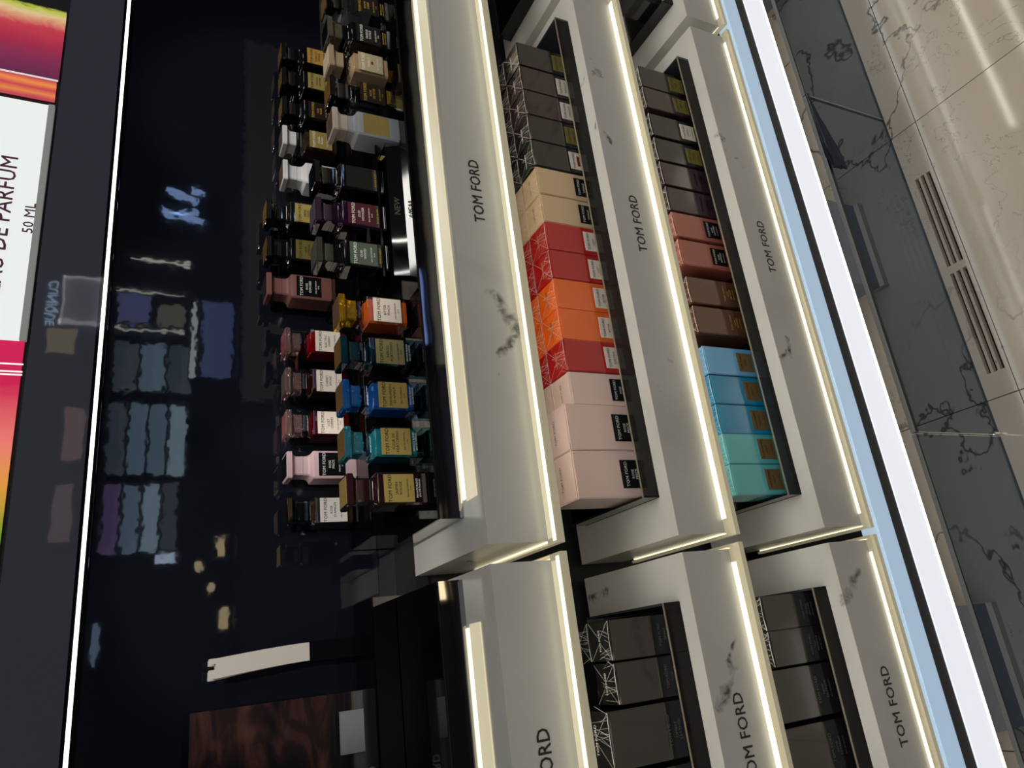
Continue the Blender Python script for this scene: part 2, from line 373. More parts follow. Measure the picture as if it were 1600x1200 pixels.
# ------------------------------------------------------------------ boxed perfumes
BM = {}
def cmat(key, c):
    if key not in BM: BM[key] = pm('carton_' + key, rgb(*c), .22, coat=1, coat_r=.045, coat_ior=1.85)
    return BM[key]
COL = dict(black=(24, 25, 25), maroon=(50, 30, 34), blackgreen=(22, 28, 28), beige=(206, 178, 142), red=(178, 26, 30), orange=(236, 104, 28), rosebrown=(158, 88, 74),
           pink=(222, 194, 186), brown=(92, 58, 40), skyblue=(98, 168, 216), blue=(0, 134, 180), teal=(82, 178, 186), plum=(56, 36, 46), charcoal=(30, 31, 32))
CM = {}
def carton_mesh(wd, ht):
    k = (round(wd, 4), round(ht, 4))
    if k not in CM:
        bm = bmesh.new(); bx(bm, -wd / 2, wd / 2, -wd / 2, wd / 2, 0, ht); a = mk(bm, .0012, 40)
        bm = bmesh.new(); h = wd / 2 - .0007          # envelope fold of the film on the lid: four facets with raised seams
        pts = [(-h, -h), (h, -h), (h, h), (-h, h)]
        c1, c2 = (-h * .12, 0), (h * .12, 0)
        def q(*p): bm.faces.new([bm.verts.new((x, y, z)) for x, y, z in p])
        e = ht + .0003; r = ht + .0011
        q((*pts[0], e), (*pts[1], e), (*c2, r), (*c1, r)); q((*pts[2], e), (*pts[3], e), (*c1, r), (*c2, r))
        q((*pts[1], e + .0003), (*pts[2], e + .0003), (*c2, r + .0004)); q((*pts[3], e + .0003), (*pts[0], e + .0003), (*c1, r + .0004))
        # pinched film along the front lid edge
        n = 7; f = [(-h + 2 * h * i / n, -wd / 2 - .0002 - .0012 * math.sin(PI * i / n), ht - .0005 + .0010 * ((i * 7) % 3) / 2) for i in range(n + 1)]
        for i in range(n):
            q(f[i], f[i + 1], (f[i + 1][0], -wd / 2 + .0035, ht + .0009), (f[i][0], -wd / 2 + .0035, ht + .0009))
        cr = bmesh.new()
        def line(p, q_, wd_, zz):
            p, q_ = Vector(p), Vector(q_); n_ = Vector((q_.y - p.y, p.x - q_.x)).normalized() * wd_
            cr.faces.new([cr.verts.new((v.x, v.y, zz)) for v in (p + n_, q_ + n_, q_ - n_, p - n_)])
        zz = ht + .0013
        for sg in (-1, 1):
            for sy in (-1, 1): line((sg * h, sy * h), (sg * h * .12, sy * h * .04), .00022, zz)
        line((-h * .12, .0004), (h * .12, -.0004), .00022, zz)
        rnd = random.Random(int(wd * 1e5)); yb = -wd / 2 + .0004; n = 9
        for i in range(n):      # pale strips painted as highlights of the rucked film along the front edge
            x0, x1 = -h + 2 * h * i / n, -h + 2 * h * (i + 1) / n; o0 = .0016 * math.sin(PI * i / n); o1 = .0016 * math.sin(PI * (i + 1) / n); w_ = rnd.uniform(.00025, .0008)
            cr.faces.new([cr.verts.new(v) for v in ((x0, yb + o0 - w_, zz), (x1, yb + o1 - w_, zz), (x1, yb + o1 + w_, zz), (x0, yb + o0 + w_, zz))])
        for i in range(12):
            x0 = rnd.uniform(-h, h); line((x0, -h), (x0 + rnd.uniform(-.012, .012), rnd.uniform(-h * .6, h * .5)), .00014, zz)
        CM[k] = (a, mk(bm), mk(cr))
    return CM[k]
LABM = {}
def lab_mesh(wd, hh, th=.0004):
    k = (wd, hh, th)
    if k not in LABM:
        bm = bmesh.new(); bx(bm, -wd / 2, wd / 2, -th, 0, 0, hh); LABM[k] = mk(bm)
    return LABM[k]
def carton(x, yf, zb, wd, ht, ckey, label, lab=None, names=(), ink=None, rz=0, front=True, group=None):
    t = thing('perfume_box', label, 'box', (x, yf + wd / 2, zb), rz, group)
    a, f, cr = carton_mesh(wd, ht)
    obj('carton', a, cmat(ckey, COL[ckey]), t); obj('wrap_fold', f, WRAP, t); obj('film_crease_glint', cr, CREASE_GLINT, t)
    light = ckey in ('beige', 'orange', 'pink', 'skyblue', 'blue', 'teal')
    tm = text_mesh([('TOM FORD', 0, -.0014, .0052 * wd / .05, 1)])
    o = obj('lid_lettering', tm, INK if light else (GOLDINK if ckey == 'red' else WHITEINK), t, (0, .002 - wd * .02, ht + .0006)); o.rotation_euler = (-PI / 2, 0, 0)
    if front:
        s = wd / .05; lw = .034 * s if wd < .06 else .040; z0 = ht - .0672 - lw if wd < .06 else ht - .075 - lw
        if lab:
            obj('label', lab_mesh(lw, lw), lab, t, (0, -wd / 2 - .0002, z0))
        if names:
            L = [('TOM FORD', 0, z0 + lw * .72, lw * .17, 1)] + [(n, 0, z0 + lw * (.47 - .15 * i), lw * .135, 1) for i, n in enumerate(names)] + [('EAU DE PARFUM', 0, z0 + lw * .14, lw * .075, 1)]
            obj('lettering', text_mesh(L), ink, t, (0, -wd / 2 - .0008, 0))
    return t
# second shelf, front row, right to left: (x, width, colour, label material, names, ink, description)
R1 = [(.9321, 'black', OLIVELAB, ('OUD', 'WOOD'), INK, 'black wrapped perfume box with olive label, rightmost in the second shelf tray'),
      (.8809, 'maroon', CREAMLAB, ('FABULOUS',), INK, 'dark maroon perfume box with pale label, second from right in the second shelf tray'),
      (.8309, 'maroon', CREAMLAB, ('FABULOUS',), INK, 'dark maroon perfume box with pale label, third from right in the second shelf tray'),
      (.7805, 'black', OLIVELAB, ('TOBACCO', 'VANILLE'), INK, 'black perfume box with olive label between the maroon boxes and the white labelled box'),
      (.7302, 'blackgreen', CREAMLAB, ('', 'VANILLA'), INK, 'greenish black perfume box with white label and red bar beside the beige boxes'),
      (.6793, 'beige', BLACKLAB, ('VANILLE', 'FATALE'), WHITEINK, 'beige perfume box with black label next to the black boxes'),
      (.6288, 'beige', BLACKLAB, ('VANILLE', 'FATALE'), WHITEINK, 'beige perfume box with black label next to the red boxes'),
      (.5795, 'red', CREAMLAB, ('LOST', 'CHERRY'), INK, 'dark red perfume box with cream label beside the beige boxes'),
      (.5308, 'red', CREAMLAB, ('LOST', 'CHERRY'), INK, 'dark red perfume box with cream label beside the orange boxes'),
      (.4816, 'orange', CREAMLAB, ('BITTER', 'PEACH'), INK, 'orange perfume box with cream label, right one of the front pair'),
      (.4326, 'orange', CREAMLAB, ('BITTER', 'PEACH'), INK, 'orange perfume box with cream label, left one of the front pair'),
      (.3843, 'red', CREAMLAB, ('ELECTRIC', 'CHERRY'), INK, 'bright red perfume box between the orange and pink boxes'),
      (.3341, 'pink', BLACKLAB, ('ROSE', 'PRICK'), WHITEINK, 'small pale pink perfume box with black label beside the bright red box')]
ZT1, ZT2 = .7287, .4650
ordn = ['second', 'third']
ORD = ['first', 'second', 'third', 'fourth', 'fifth', 'sixth', 'seventh', 'eighth', 'ninth', 'tenth', 'eleventh', 'twelfth', 'thirteenth']
for i, (x, ck, lab, nm, ink, ds) in enumerate(R1):
    wd = .0497 if i not in (8,) else .0484
    x *= 1.0151
    t = carton(x, .8080, ZT1, wd, .1262, ck, ds, lab, nm, ink, random.uniform(-.012, .012))
    if ck == 'blackgreen':
        obj('red_bar', lab_mesh(.020, .0045), pm('red_print', rgb(120, 24, 24), .5), t, (0, -wd / 2 - .0005, .0262 + .0145))
    for r in range(1, 3 if i < 5 else 2):
        carton(x + random.uniform(-.001, .001), .8080 + r * .0502, ZT1, wd, .1262 - .001 * (i % 2), ck, '%s perfume box, %s row, behind the %s front box from the right, second tray' % (ck.replace('blackgreen', 'greenish black'), ordn[r - 1], ORD[i]),
               front=False, rz=random.uniform(-.015, .015))
for x, d in ((.2775, 'large pale pink perfume box with black label, beside the small pink box'), (.2112, 'large pale pink perfume box at the left end of the second shelf tray')):
    carton(x * 1.0151, .8080, ZT1, .0666, .1415, 'pink', d, BLACKLAB, ('ROSE', 'PRICK'), WHITEINK)
# lowest shelf, front row
R2 = [(.9633, 'black', OLIVELAB, ('OUD',), INK, 'black perfume box with olive label, rightmost in the lowest shelf tray'),
      (.9135, 'maroon', OLIVELAB, ('NOIR',), INK, 'dark maroon perfume box with olive label, second from right in the lowest tray'),
      (.8533, 'charcoal', CREAMLAB, ('VANILLA',), INK, 'charcoal perfume box with pinkish white label in the lowest tray'),
      (.7995, 'charcoal', OLIVELAB, ('TUSCAN',), INK, 'charcoal perfume box with olive label left of the white labelled box'),
      (.7478, 'plum', None, ('OUD', 'VOYAGER'), BLACKLAB, 'plum black perfume box without label, right one of the pair in the lowest tray'),
      (.6958, 'plum', None, ('OUD', 'VOYAGER'), BLACKLAB, 'plum black perfume box without label, next to the rose brown boxes'),
      (.6444, 'rosebrown', BLACKLAB, ('ROSE', 'EXPOSED'), WHITEINK, 'rose brown perfume box with black label, right one of the pair'),
      (.5908, 'rosebrown', BLACKLAB, ('ROSE', 'EXPOSED'), WHITEINK, 'rose brown perfume box with black label, left one of the pair'),
      (.5194, 'brown', None, ('NOIR', 'DE NOIR'), GOLDINK, 'dark brown perfume box, right one of the pair in the lowest tray'),
      (.4660, 'brown', None, ('NOIR', 'DE NOIR'), GOLDINK, 'dark brown perfume box beside the gap before the light blue box'),
      (.3952, 'skyblue', OLIVELAB, ('SOLE',), INK, 'sky blue perfume box, first of the blue ones from the right'),
      (.3454, 'blue', OLIVELAB, ('NEROLI',), INK, 'bright blue perfume box beside the sky blue box'),
      (.2972, 'blue', OLIVELAB, ('NEROLI',), INK, 'bright blue perfume box beside the teal boxes'),
      (.2500, 'teal', OLIVELAB, ('FLEUR',), INK, 'teal perfume box, right one of the pair'),
      (.2020, 'teal', OLIVELAB, ('FLEUR',), INK, 'teal perfume box at the left end of the lowest shelf tray')]
BROWNLAB = pm('bronze_label', rgb(112, 92, 58), .35)
for i, (x, ck, lab, nm, ink, ds) in enumerate(R2):
    if i >= 10: lab = BROWNLAB
    carton(x * 1.019, .8110, ZT2, .0487 if i < 10 else .0482, .1262, ck, ds, lab, nm, ink, random.uniform(-.014, .014))
    if i < 8:
        carton(x * 1.019, .8110 + .0496, ZT2, .0484, .1255, ck, '%s perfume box, second row, behind the %s front box from the right, lowest tray' % (ck.replace('rosebrown', 'rose brown'), ORD[i]), front=False)
# left bay
DK = pm('grey_ink', rgb(96, 98, 100), .4)
for x, wd, ht, zz, yy, nm, ds, rz in ((.0030, .0480, .1262, ZT1, .808, ('OMBRÉ', 'LEATHER'), 'dark grey perfume box at the right end of the left bay second shelf tray', -.02),
                                      (-.0478, .0476, .1262, ZT1, .808, ('OUD', 'MINERALE'), 'dark grey perfume box in the left bay second tray, beside the large one', -.01),
                                      (-.1085, .0640, .1465, ZT1, .808, ('OMBRÉ', 'LEATHER'), 'large dark grey perfume box in the left bay second shelf tray', -.01),
                                      (-.180, .0640, .1465, ZT1, .808, ('OMBRÉ', 'LEATHER'), 'large dark grey perfume box cut by the frame in the left bay second tray', 0),
                                      (.0122, .0468, .1262, ZT2, .811, ('OMBRÉ', 'LEATHER'), 'dark grey perfume box at the right end of the left bay lowest tray', -.015),
                                      (-.0355, .0470, .1262, ZT2, .811, ('OUD', 'MINERALE'), 'dark grey perfume box, second from right in the left bay lowest tray', -.01),
                                      (-.0960, .0660, .1440, ZT2, .811, ('NOIR', 'EXTREME'), 'large dark grey perfume box, right one in the left bay lowest tray', 0),
                                      (-.1690, .0660, .1440, ZT2, .811, ('NOIR', 'EXTREME'), 'large dark grey perfume box, left one in the left bay lowest tray', 0)):
    carton(x, yy, zz, wd, ht, 'charcoal', ds, None, nm, DK, rz)
carton(.0030, .8582, ZT1, .0478, .1255, 'charcoal', 'dark grey perfume box directly behind the right end box of the left bay second tray', front=False)
# a few boxes of the right bay seen past the end of the middle one
for zz, yy, nm in ((ZT1, .808, 'second'), (ZT2, .811, 'lowest')):
    for k in range(3):
        carton(1.216 + k * .052, yy, zz, .0490, .1262, 'charcoal', 'dark grey perfume box in the right bay %s tray, number %s from its left end' % (nm, ['one', 'two', 'three'][k]), None, ('OUD',), DK)

# ------------------------------------------------------------------ bottle stands
def stand(name, label, x0, x1, y0, y1, z0, z1, mirror_front=True, group=None, lean=0.0):
    t = thing(name, label, 'stand', ((x0 + x1) / 2, (y0 + y1) / 2, z0), 0, group); h, d, H = (x1 - x0) / 2, (y1 - y0) / 2, z1 - z0
    box('core', BLACK, t, -h + .001, h - .001, -d + .001 + lean, d, 0, H - .004)
    box('top_plate', BLACKTOP, t, -h, h, -d + lean, d, H - .003, H, .0006)
    bm = bmesh.new(); bx(bm, -h, h, -d, -d + .001, 0, H - .003); bm.verts.ensure_lookup_table()
    for v in bm.verts:
        if v.co.z > .001: v.co.y += lean
    obj('front_plate', mk(bm), MIRROR if mirror_front else BLACK, t)
    box('end_plate', MIRROR, t, -h, -h + .001, -d + .001 + lean, d, 0, H - .003); box('end_plate', MIRROR, t, h - .001, h, -d + .001 + lean, d, 0, H - .003)
    return t
Z1, Z2, ZN1, ZN2 = 1.0634, 1.0988, 1.0879, 1.1258
stand('bottle_stand', 'long low black bottle stand with mirror front on the middle top shelf', .1635, 1.09, .8176, .983, 1.0308, Z1, lean=.0048)
stand('bottle_stand', 'raised black back step behind the low bottle stand of the middle bay', .1755, 1.09, .984, 1.0975, 1.0308, Z2, False)
stand('tester_stand', 'low black stand with mirror front on the left bay top shelf', -.34, .0930, .8425, 1.004, 1.0308, Z1, lean=.0048)
stand('tester_stand', 'raised mirror fronted black step behind the low stand of the left bay', -.34, .0960, 1.0065, 1.0975, 1.0308, Z2)
nb = stand('riser_block', 'black riser with mirror front marked NEW under four front bottles', .513, .738, .8500, .975, Z1, ZN1, lean=.0050)
obj('lettering', text_mesh([('NEW', 0, 0, .0125, 1)]), pm('grey_print', rgb(92, 90, 84), .5), nb, (.0015, -.0614, .0065)); nb.children[-1].rotation_euler[0] = -.2
stand('riser_block', 'black riser under three back row bottles', .553, .745, 1.022, 1.0965, Z2, ZN2, False)

# ------------------------------------------------------------------ perfume bottles
def prof_body(W):
    h = W / 2
    return [(0, h - .001), (.0015, h), (.0622, h), (.0640, h - .0006), (.0655, .0182), (.0672, .0164), (.0692, .0152), (.0720, .0146), (.0772, .0142)]
CAPP = [(.0776, .0142), (.0862, .0140), (.0882, .0144), (.0901, .0154), (.0918, .0170), (.0929, .0190), (.0936, .0199), (.1000, .0199), (.1012, .0188)]
HH = {}
def shared(key, f):
    if key not in HH: HH[key] = f()
    return HH[key]
def body_mesh():
    bm = bmesh.new(); lathe(bm, prof_body(.0415), .0022); return mk(bm, 0, 35)
def cap_mesh():
    bm = bmesh.new(); lathe(bm, CAPP, .0016); return mk(bm, 0, 35)
def plate_mesh():
    bm = bmesh.new(); bx(bm, -.0168, .0168, -.0168, .0168, .1009, .1016); return mk(bm)
def liquid_mesh():
    bm = bmesh.new(); lathe(bm, [(.0075, .0160), (.0085, .0182), (.0615, .0182), (.0650, .0135), (.0665, .0125)], .003); return mk(bm, 0, 35)
def collar_mesh():
    bm = bmesh.new(); lathe(bm, [(.0724, .0120), (.0730, .01445), (.0768, .01445), (.0770, .0120)], .0016); return mk(bm, 0, 35)
def tube_mesh():
    bm = bmesh.new(); bmesh.ops.create_cone(bm, segments=12, radius1=.0072, radius2=.0072, depth=.013, cap_ends=True, matrix=Matrix.Translation((0, 0, .0805))); return mk(bm, 0, 40)
def sprayer(t): obj('sprayer', shared('tube', tube_mesh), CHROME, t)
def bottle(x, yf, zb, label, body, cap, plate, lab, names, ink, sub=None, liquid=None, collar=None, rz=0):
    t = thing('perfume_bottle', label, 'perfume bottle', (x, yf + .0208, zb), rz)
    obj('body', shared('body', body_mesh), body, t)
    if liquid: obj('liquid', shared('liq', liquid_mesh), liquid, t)
    if collar: obj('collar', shared('col', collar_mesh), collar, t)
    if cap in (CLEARPINK, YELCAP, TEALCAP, BLUECAP, SMOKECAP, DKTEALCAP): sprayer(t)
    obj('cap', shared('cap', cap_mesh), cap, t)
    obj('cap_plate', shared('plate', plate_mesh), plate, t)
    lw, lh, z0 = .0350, .0388, .0172
    if lab: obj('label', lab_mesh(lw, lh, .0005), lab, t, (0, -.0208, z0))
    if names:
        L = [('TOM FORD', 0, z0 + .0290, .0066, 1.0)]
        L += [(n, 0, z0 + .0212 - .0052 * i, .0048, 1.0) for i, n in enumerate(names)] + [('EAU DE PARFUM', 0, z0 + .0075, .0030, 1.0), ('50 ML', 0, z0 + .0035, .0026, 1.0)]
        obj('lettering', text_mesh(L), ink, t, (0, -.0215, 0))
    if sub:
        obj('small_print', text_mesh([('PRIVATE BLEND', 0, .0122, .0034, 1), ('EAU DE PARFUM', 0, .0088, .0030, 1)]), sub, t, (0, -.0212, 0))
    return t
def gl(name, c, rough=.04): return pm(name, rgb(*c), rough, coat=1, coat_r=.03, coat_ior=1.6)
SHELLB = glassy('glass_blue', (.62, .82, .97, 1), 1.0, 1.75); SHELLT = glassy('glass_teal', (.66, .90, .94, 1), 1.0, 1.75); SHELLD = glassy('glass_dark_teal', (.35, .60, .70, 1), 1.0, 1.7)
SHELLO = glassy('glass_orange', (1, .82, .66, 1), 1.0, 1.7); SHELLR = glassy('glass_red', (.95, .62, .64, 1), 1.0, 1.75); SHELLBR = glassy('glass_beige', (.93, .88, .80, 1))
CLEARPINK = pm('pinkish_clear_cap', rgb(236, 196, 192), .03, trans=.9, ior=1.35); YELCAP = pm('amber_cap', rgb(232, 180, 40), .03, trans=.85, ior=1.35)
TEALCAP = pm('teal_cap', rgb(70, 160, 180), .03, trans=.75, ior=1.35); BLUECAP = pm('blue_cap', rgb(50, 130, 220), .03, trans=.7, ior=1.35)
DKTEALCAP = pm('dark_teal_cap', rgb(8, 60, 76), .03, trans=.6, ior=1.35); SMOKECAP = pm('smoky_cap', rgb(120, 116, 100), .04, trans=.7, ior=1.35)
BEIGECAP = gl('beige_cap', (150, 132, 108)); BLKB = gl('black_bottle', (12, 12, 13)); BLKC = gl('black_cap', (8, 8, 10)); BRWN = gl('brown_black_glass', (34, 16, 16)); BRWNC = gl('brown_cap', (46, 20, 26))
PLUMG = gl('plum_glass', (28, 14, 28)); PLUMC = gl('plum_cap', (44, 26, 48)); GREENC = gl('grey_green_cap', (48, 48, 42))
PINKM = pm('pink_matte', rgb(208, 176, 182), .35); MAUVE = pm('mauve_matte', rgb(120, 78, 74), .45); WHT = pm('white_matte', rgb(206, 206, 208), .35); GREYW2 = pm('grey_white_matte', rgb(170, 176, 182), .35); CREAMC = pm('cream_cap', rgb(196, 184, 170), .35)
MAROONLAB = pm('maroon_label', rgb(74, 26, 40), .35); GREENLAB = bump(pm('green_foil_label', rgb(110, 128, 112), .3, .6), 60, .15); BRNLAB = pm('dark_brown_label', rgb(32, 20, 18), .35); BEIGELAB = pm('beige_label', rgb(164, 152, 124), .4)
GREYLAB = pm('charcoal_label', rgb(22, 22, 20), .35); SLABEL = pm('white_label', rgb(214, 208, 204), .45)
L_B = gl('liquid_blue', (34, 104, 172)); L_T = gl('liquid_teal', (34, 120, 128)); L_D = gl('liquid_dark_teal', (6, 44, 58)); L_O = gl('liquid_orange', (180, 98, 48)); L_R = gl('liquid_red', (120, 6, 18)); L_R2 = gl('liquid_dark_red', (44, 8, 14)); L_R3 = gl('liquid_cherry', (70, 12, 16))
L_BE = gl('liquid_beige', (176, 156, 134)); L_AM = gl('liquid_brown', (50, 34, 26))
GOLDP = pm('gold_plate', rgb(150, 112, 44), .35, .7); BROWNP = pm('brown_plate', rgb(84, 62, 46), .4); CREAMP = pm('cream_plate', rgb(196, 180, 158), .4)
YF, YN, YB, YBN = .8505, .8625, 1.0445, 1.0445
bottle(.2090, YF, Z1, 'dark brown bottle with gold label, at the left end of the front row', BRWN, BRWNC, GOLD, GOLD, ('JASMIN', 'ROUGE'), INK, WHITEINK)
bottle(.2693, YF, Z1, 'pale teal glass bottle with gold label in the front row beside the brown one', SHELLT, TEALCAP, GOLDP, GOLD, ('FLEUR DE', 'PORTOFINO'), INK, WHITEINK, L_T)
bottle(.3320, YF, Z1, 'bright blue glass bottle with iridescent gold label in the front row', SHELLB, BLUECAP, GOLDP, GOLD, ('MANDARINO', 'DI AMALFI'), INK, WHITEINK, L_B)
bottle(.3934, YF, Z1, 'dark teal bottle with dull gold label between the blue and the orange one', SHELLD, DKTEALCAP, GOLDP, pm('dull_gold_label', rgb(150, 142, 98), .35, .3), ('NEROLI', 'PORTOFINO'), INK, WHITEINK, L_D)
bottle(.4545, YF, Z1, 'orange bottle with amber cap and cream label in the front row', SHELLO, YELCAP, BROWNP, CREAMLAB, ('BITTER', 'PEACH'), INK, None, L_O)
bottle(.5458, YN, ZN1, 'black bottle with green foil label on the left of the mirror fronted riser', BLKB, GREENC, pm('grey_plate', rgb(64, 62, 56), .4), GREENLAB, ('OUD', 'WOOD'), WHITEINK, GOLDINK)
bottle(.6110, YN, ZN1, 'plum black bottle with maroon label on the middle of the mirror fronted riser', PLUMG, PLUMC, pm('plum_plate', rgb(70, 58, 72), .35), MAROONLAB, ('OUD', 'VOYAGER'), WHITEINK, GOLDINK)
bottle(.6736, YN, ZN1, 'all black bottle without bright label on the riser beside the white bottle', BLKB, BLKC, BLACK, GREYLAB, (), INK, GOLDINK)
bottle(.7600, YF - .006, Z1, 'grey white bottle with cream cap and crinkled gold label in the front row', GREYW2, CREAMC, BROWNP, GOLD, (), INK, None)
bottle(.8245, YF, Z1, 'clear glass bottle with black label between the grey white and the beige bottle', CLEAR, BLKC, GOLDP, BRNLAB, ('NOIR', 'DE NOIR'), GOLDINK, GOLDINK, None, CHROME)
bb = bottle(.8846, YF, Z1, 'beige bottle with beige label and small red bar in the front row', SHELLBR, BEIGECAP, CREAMP, BEIGELAB, ('VANILLA', ''), WHITEINK, None, L_BE)
obj('red_bar', lab_mesh(.0055, .0030), pm('red_print', rgb(120, 24, 16), .5), bb, (0, -.0213, .0330))
bottle(.9422, YF, Z1, 'black bottle with smoky clear cap and white print right of the beige bottle', BLKB, SMOKECAP, BLACK, GREYLAB, ('VANILLE', 'FATALE'), WHITEINK, GOLDINK)
bottle(1.0040, YF, Z1, 'clear crystal bottle with black label and black cap, rightmost in the front row', CLEAR, BLKC, GOLDP, GREYLAB, ('WHITE', 'SUEDE'), GOLDINK, GOLDINK, None, CHROME)
bottle(.2262, YB, Z2, 'clear bottle with white label and black cap, left end of back row', CLEAR, BLKC, BLACK, SLABEL, ('ROSE', "D'AMALFI"), INK, None, L_AM, CHROME)
bottle(.2940, YB, Z2, 'opaque pale pink bottle with black label in the back row', PINKM, PINKM, BLACK, BLACKLAB, ('ROSE', 'PRICK'), WHITEINK, None)
bottle(.3585, YB, Z2, 'cherry red bottle with clear cap and cream label beside the pink bottle', SHELLR, CLEARPINK, pm('clear_plate', rgb(150, 92, 90), .1), CREAMLAB, ('LOST', 'CHERRY'), INK, None, L_R3)
bottle(.4260, YB, Z2, 'darkest red bottle with clear cap and cream label, middle of the three reds', SHELLR, CLEARPINK, pm('clear_plate', rgb(110, 96, 92), .1), CREAMLAB, ('CHERRY', 'SMOKE'), INK, None, L_R2)
bottle(.4927, YB, Z2, 'bright red bottle with clear cap and cream label, rightmost of the three reds', SHELLR, CLEARPINK, pm('clear_plate', rgb(140, 60, 66), .1), CREAMLAB, ('ELECTRIC', 'CHERRY'), INK, None, L_R)
bottle(.5865, YBN, ZN2, 'matte mauve brown bottle with black label in the back row', MAUVE, MAUVE, pm('mauve_plate', rgb(40, 30, 34), .3), BLACKLAB, ('ROSE', 'EXPOSED'), WHITEINK, None)
bottle(.6540, YBN, ZN2, 'black bottle with dull gold label and dark cap beside the mauve bottle', BLKB, BLKC, GOLDP, pm('aged_gold_label', rgb(140, 128, 66), .3, .5), ('NOIR', 'EXTREME'), INK, None)
bottle(.7239, YBN, ZN2, 'black bottle with shining gold label and dark cap in the raised back row', BLKB, BLKC, GOLDP, GOLD, ('ÉBÈNE', 'FUMÉ'), INK, None)
bottle(.8080, YB, Z2, 'plain opaque white bottle with white cap in the back row', WHT, WHT, BROWNP, None, (), INK)
bottle(.8800, YB, Z2, 'clear bottle with white cap and gold label in the back row', CLEAR, WHT, BROWNP, GOLD, ('SOLEIL', 'BLANC'), WHITEINK, None, L_AM, CHROME)
bottle(.9440, YB, Z2, 'black bottle with dark brown label and gold print in the back row', BLKB, BLKC, GOLDP, BRNLAB, ('OUD', 'FLEUR'), GOLDINK)
bottle(1.0100, YB, Z2, 'black bottle with gold label, second from right in the back row', BLKB, BLKC, GOLDP, GOLD, ('TUSCAN', 'LEATHER'), INK)
bottle(1.0680, YB, Z2, 'black bottle with orange gold label, rightmost in the back row', BLKB, BLKC, GOLDP, pm('orange_gold_label', rgb(212, 164, 84), .35, .5), ('TOBACCO', 'VANILLE'), INK)

# ------------------------------------------------------------------ tester corner: blotter holder, poster stand
bh = thing('blotter_holder', 'small glossy black holder full of white paper scent strips', 'holder', (.0372, 1.062, Z2))
bm = bmesh.new()
for a in ((-.0128, .0128, -.012, -.0108, 0, .074), (-.0128, .0128, .0108, .012, 0, .074), (-.0128, -.0116, -.0108, .0108, 0, .074), (.0116, .0128, -.0108, .0108, 0, .074), (-.0116, .0116, -.0108, .0108, 0, .004)): bx(bm, *a)
obj('case', mk(bm), BLACK, bh)
box('side_print', pm('gold_side_print', rgb(96, 78, 44), .4), bh, .0128, .0130, -.004, .004, .02, .055)
PAPER = pm('blotter_paper', rgb(205, 198, 190), .7)
def strip(k, n):
    """notched paper strip bending slightly to the left as it rises"""
    bm = bmesh.new(); y = -.008 + .016 * k / (n - 1); th = .0005; prev = None; wd = .0108; L = .190 - .004 * (k % 3)
    N = 10; lean = -.010 - .003 * k / n
    for i in range(N + 1):
        s = i / N; z = .006 + s * (L - .006); dx = lean * max(0, s - .38) ** 1.4 * 1.6 + .0006 * (k % 2); ym = y * (1 + .3 * s)
        r = [bm.verts.new((dx - wd * (1 + .12 * s), ym, z)), bm.verts.new((dx + wd * (1 + .12 * s), ym, z)), bm.verts.new((dx + wd * (1 + .12 * s), ym + th, z)), bm.verts.new((dx - wd * (1 + .12 * s), ym + th, z))]
        if prev:
            for q in range(4): bm.faces.new((prev[q], prev[(q + 1) % 4], r[(q + 1) % 4], r[q]))
        else: bm.faces.new(r[::-1])
        prev = r; last = (dx, ym, z)
    bm.faces.new(prev)
    dx, ym, z = last      # two prongs beside the notch
    bx(bm, dx - wd * 1.12, dx - .0015, ym, ym + th, z, z + .008); bx(bm, dx + .0055, dx + wd * 1.12, ym, ym + th, z, z + .008)
    return mk(bm)
sts = thing('scent_strips', 'bundle of white notched paper scent strips standing in the black holder', 'paper strips', (.0372, 1.062, Z2 + .0005))
for k in range(8): obj('paper_strip', strip(k, 8), PAPER, sts)

ps = thing('poster_stand', 'dark brown poster card in a clear foot beside the scent strip holder', 'poster', (-.1195, 1.031, Z2))
POST = pm('poster_print', rgb(60, 34, 30), .25, coat=.3)
def poster_mat():
    m = POST; b = m.node_tree.nodes['Principled BSDF']
    tc = nd(m, 'ShaderNodeTexCoord'); mp = nd(m, 'ShaderNodeMapping'); mp.inputs['Scale'].default_value = (9, 1, 26); mp.inputs['Location'].default_value = (2.2, 0, 1.3)
    n = nd(m, 'ShaderNodeTexNoise'); n.inputs['Scale'].default_value = 1.0; n.inputs['Detail'].default_value = 3; n.inputs['Distortion'].default_value = 1.2
    r = nd(m, 'ShaderNodeValToRGB'); e = r.color_ramp.elements; e[0].position = .40; e[0].color = rgb(22, 18, 22); e[1].position = .80; e[1].color = rgb(92, 60, 52)
    x = e.new(.50); x.color = rgb(40, 26, 27)
    lk(m, tc.outputs['Object'], mp.inputs[0]); lk(m, mp.outputs[0], n.inputs['Vector']); lk(m, n.outputs[0], r.inputs[0]); lk(m, r.outputs[0], b.inputs['Base Color'])
poster_mat()
box('card', POST, ps, -.1, .1005, .0, .0022, .0255, .2200)
box('clear_foot', pm('frosted_acrylic', rgb(92, 90, 88), .25, trans=.3), ps, -.1, .1005, -.010, .014, .0, .0255)
nbz = thing('name_bar', 'polished chrome name bar in front of the poster foot', 'sign', (-.1195, 1.0145, Z2))
box('bar', CHROME, nbz, -.1, .1005, -.003, .003, 0, .0150, .0008)
obj('lettering', text_mesh([('TOM FORD', 0, 0, .0135, 1)]), pm('silver_print', rgb(150, 150, 150), .3, .6), nbz, (-.025, -.0036, .003))
cs = thing('card_stack', 'small stack of grey white cards lying at the poster foot', 'cards', (-.071, 1.016, Z2 + .0150))
for k in range(6): box('card', pm('card_paper', rgb(120, 122, 126), .6), cs, -.02, .03, -.004 + .0012 * k, -.0032 + .0012 * k, 0, .030)

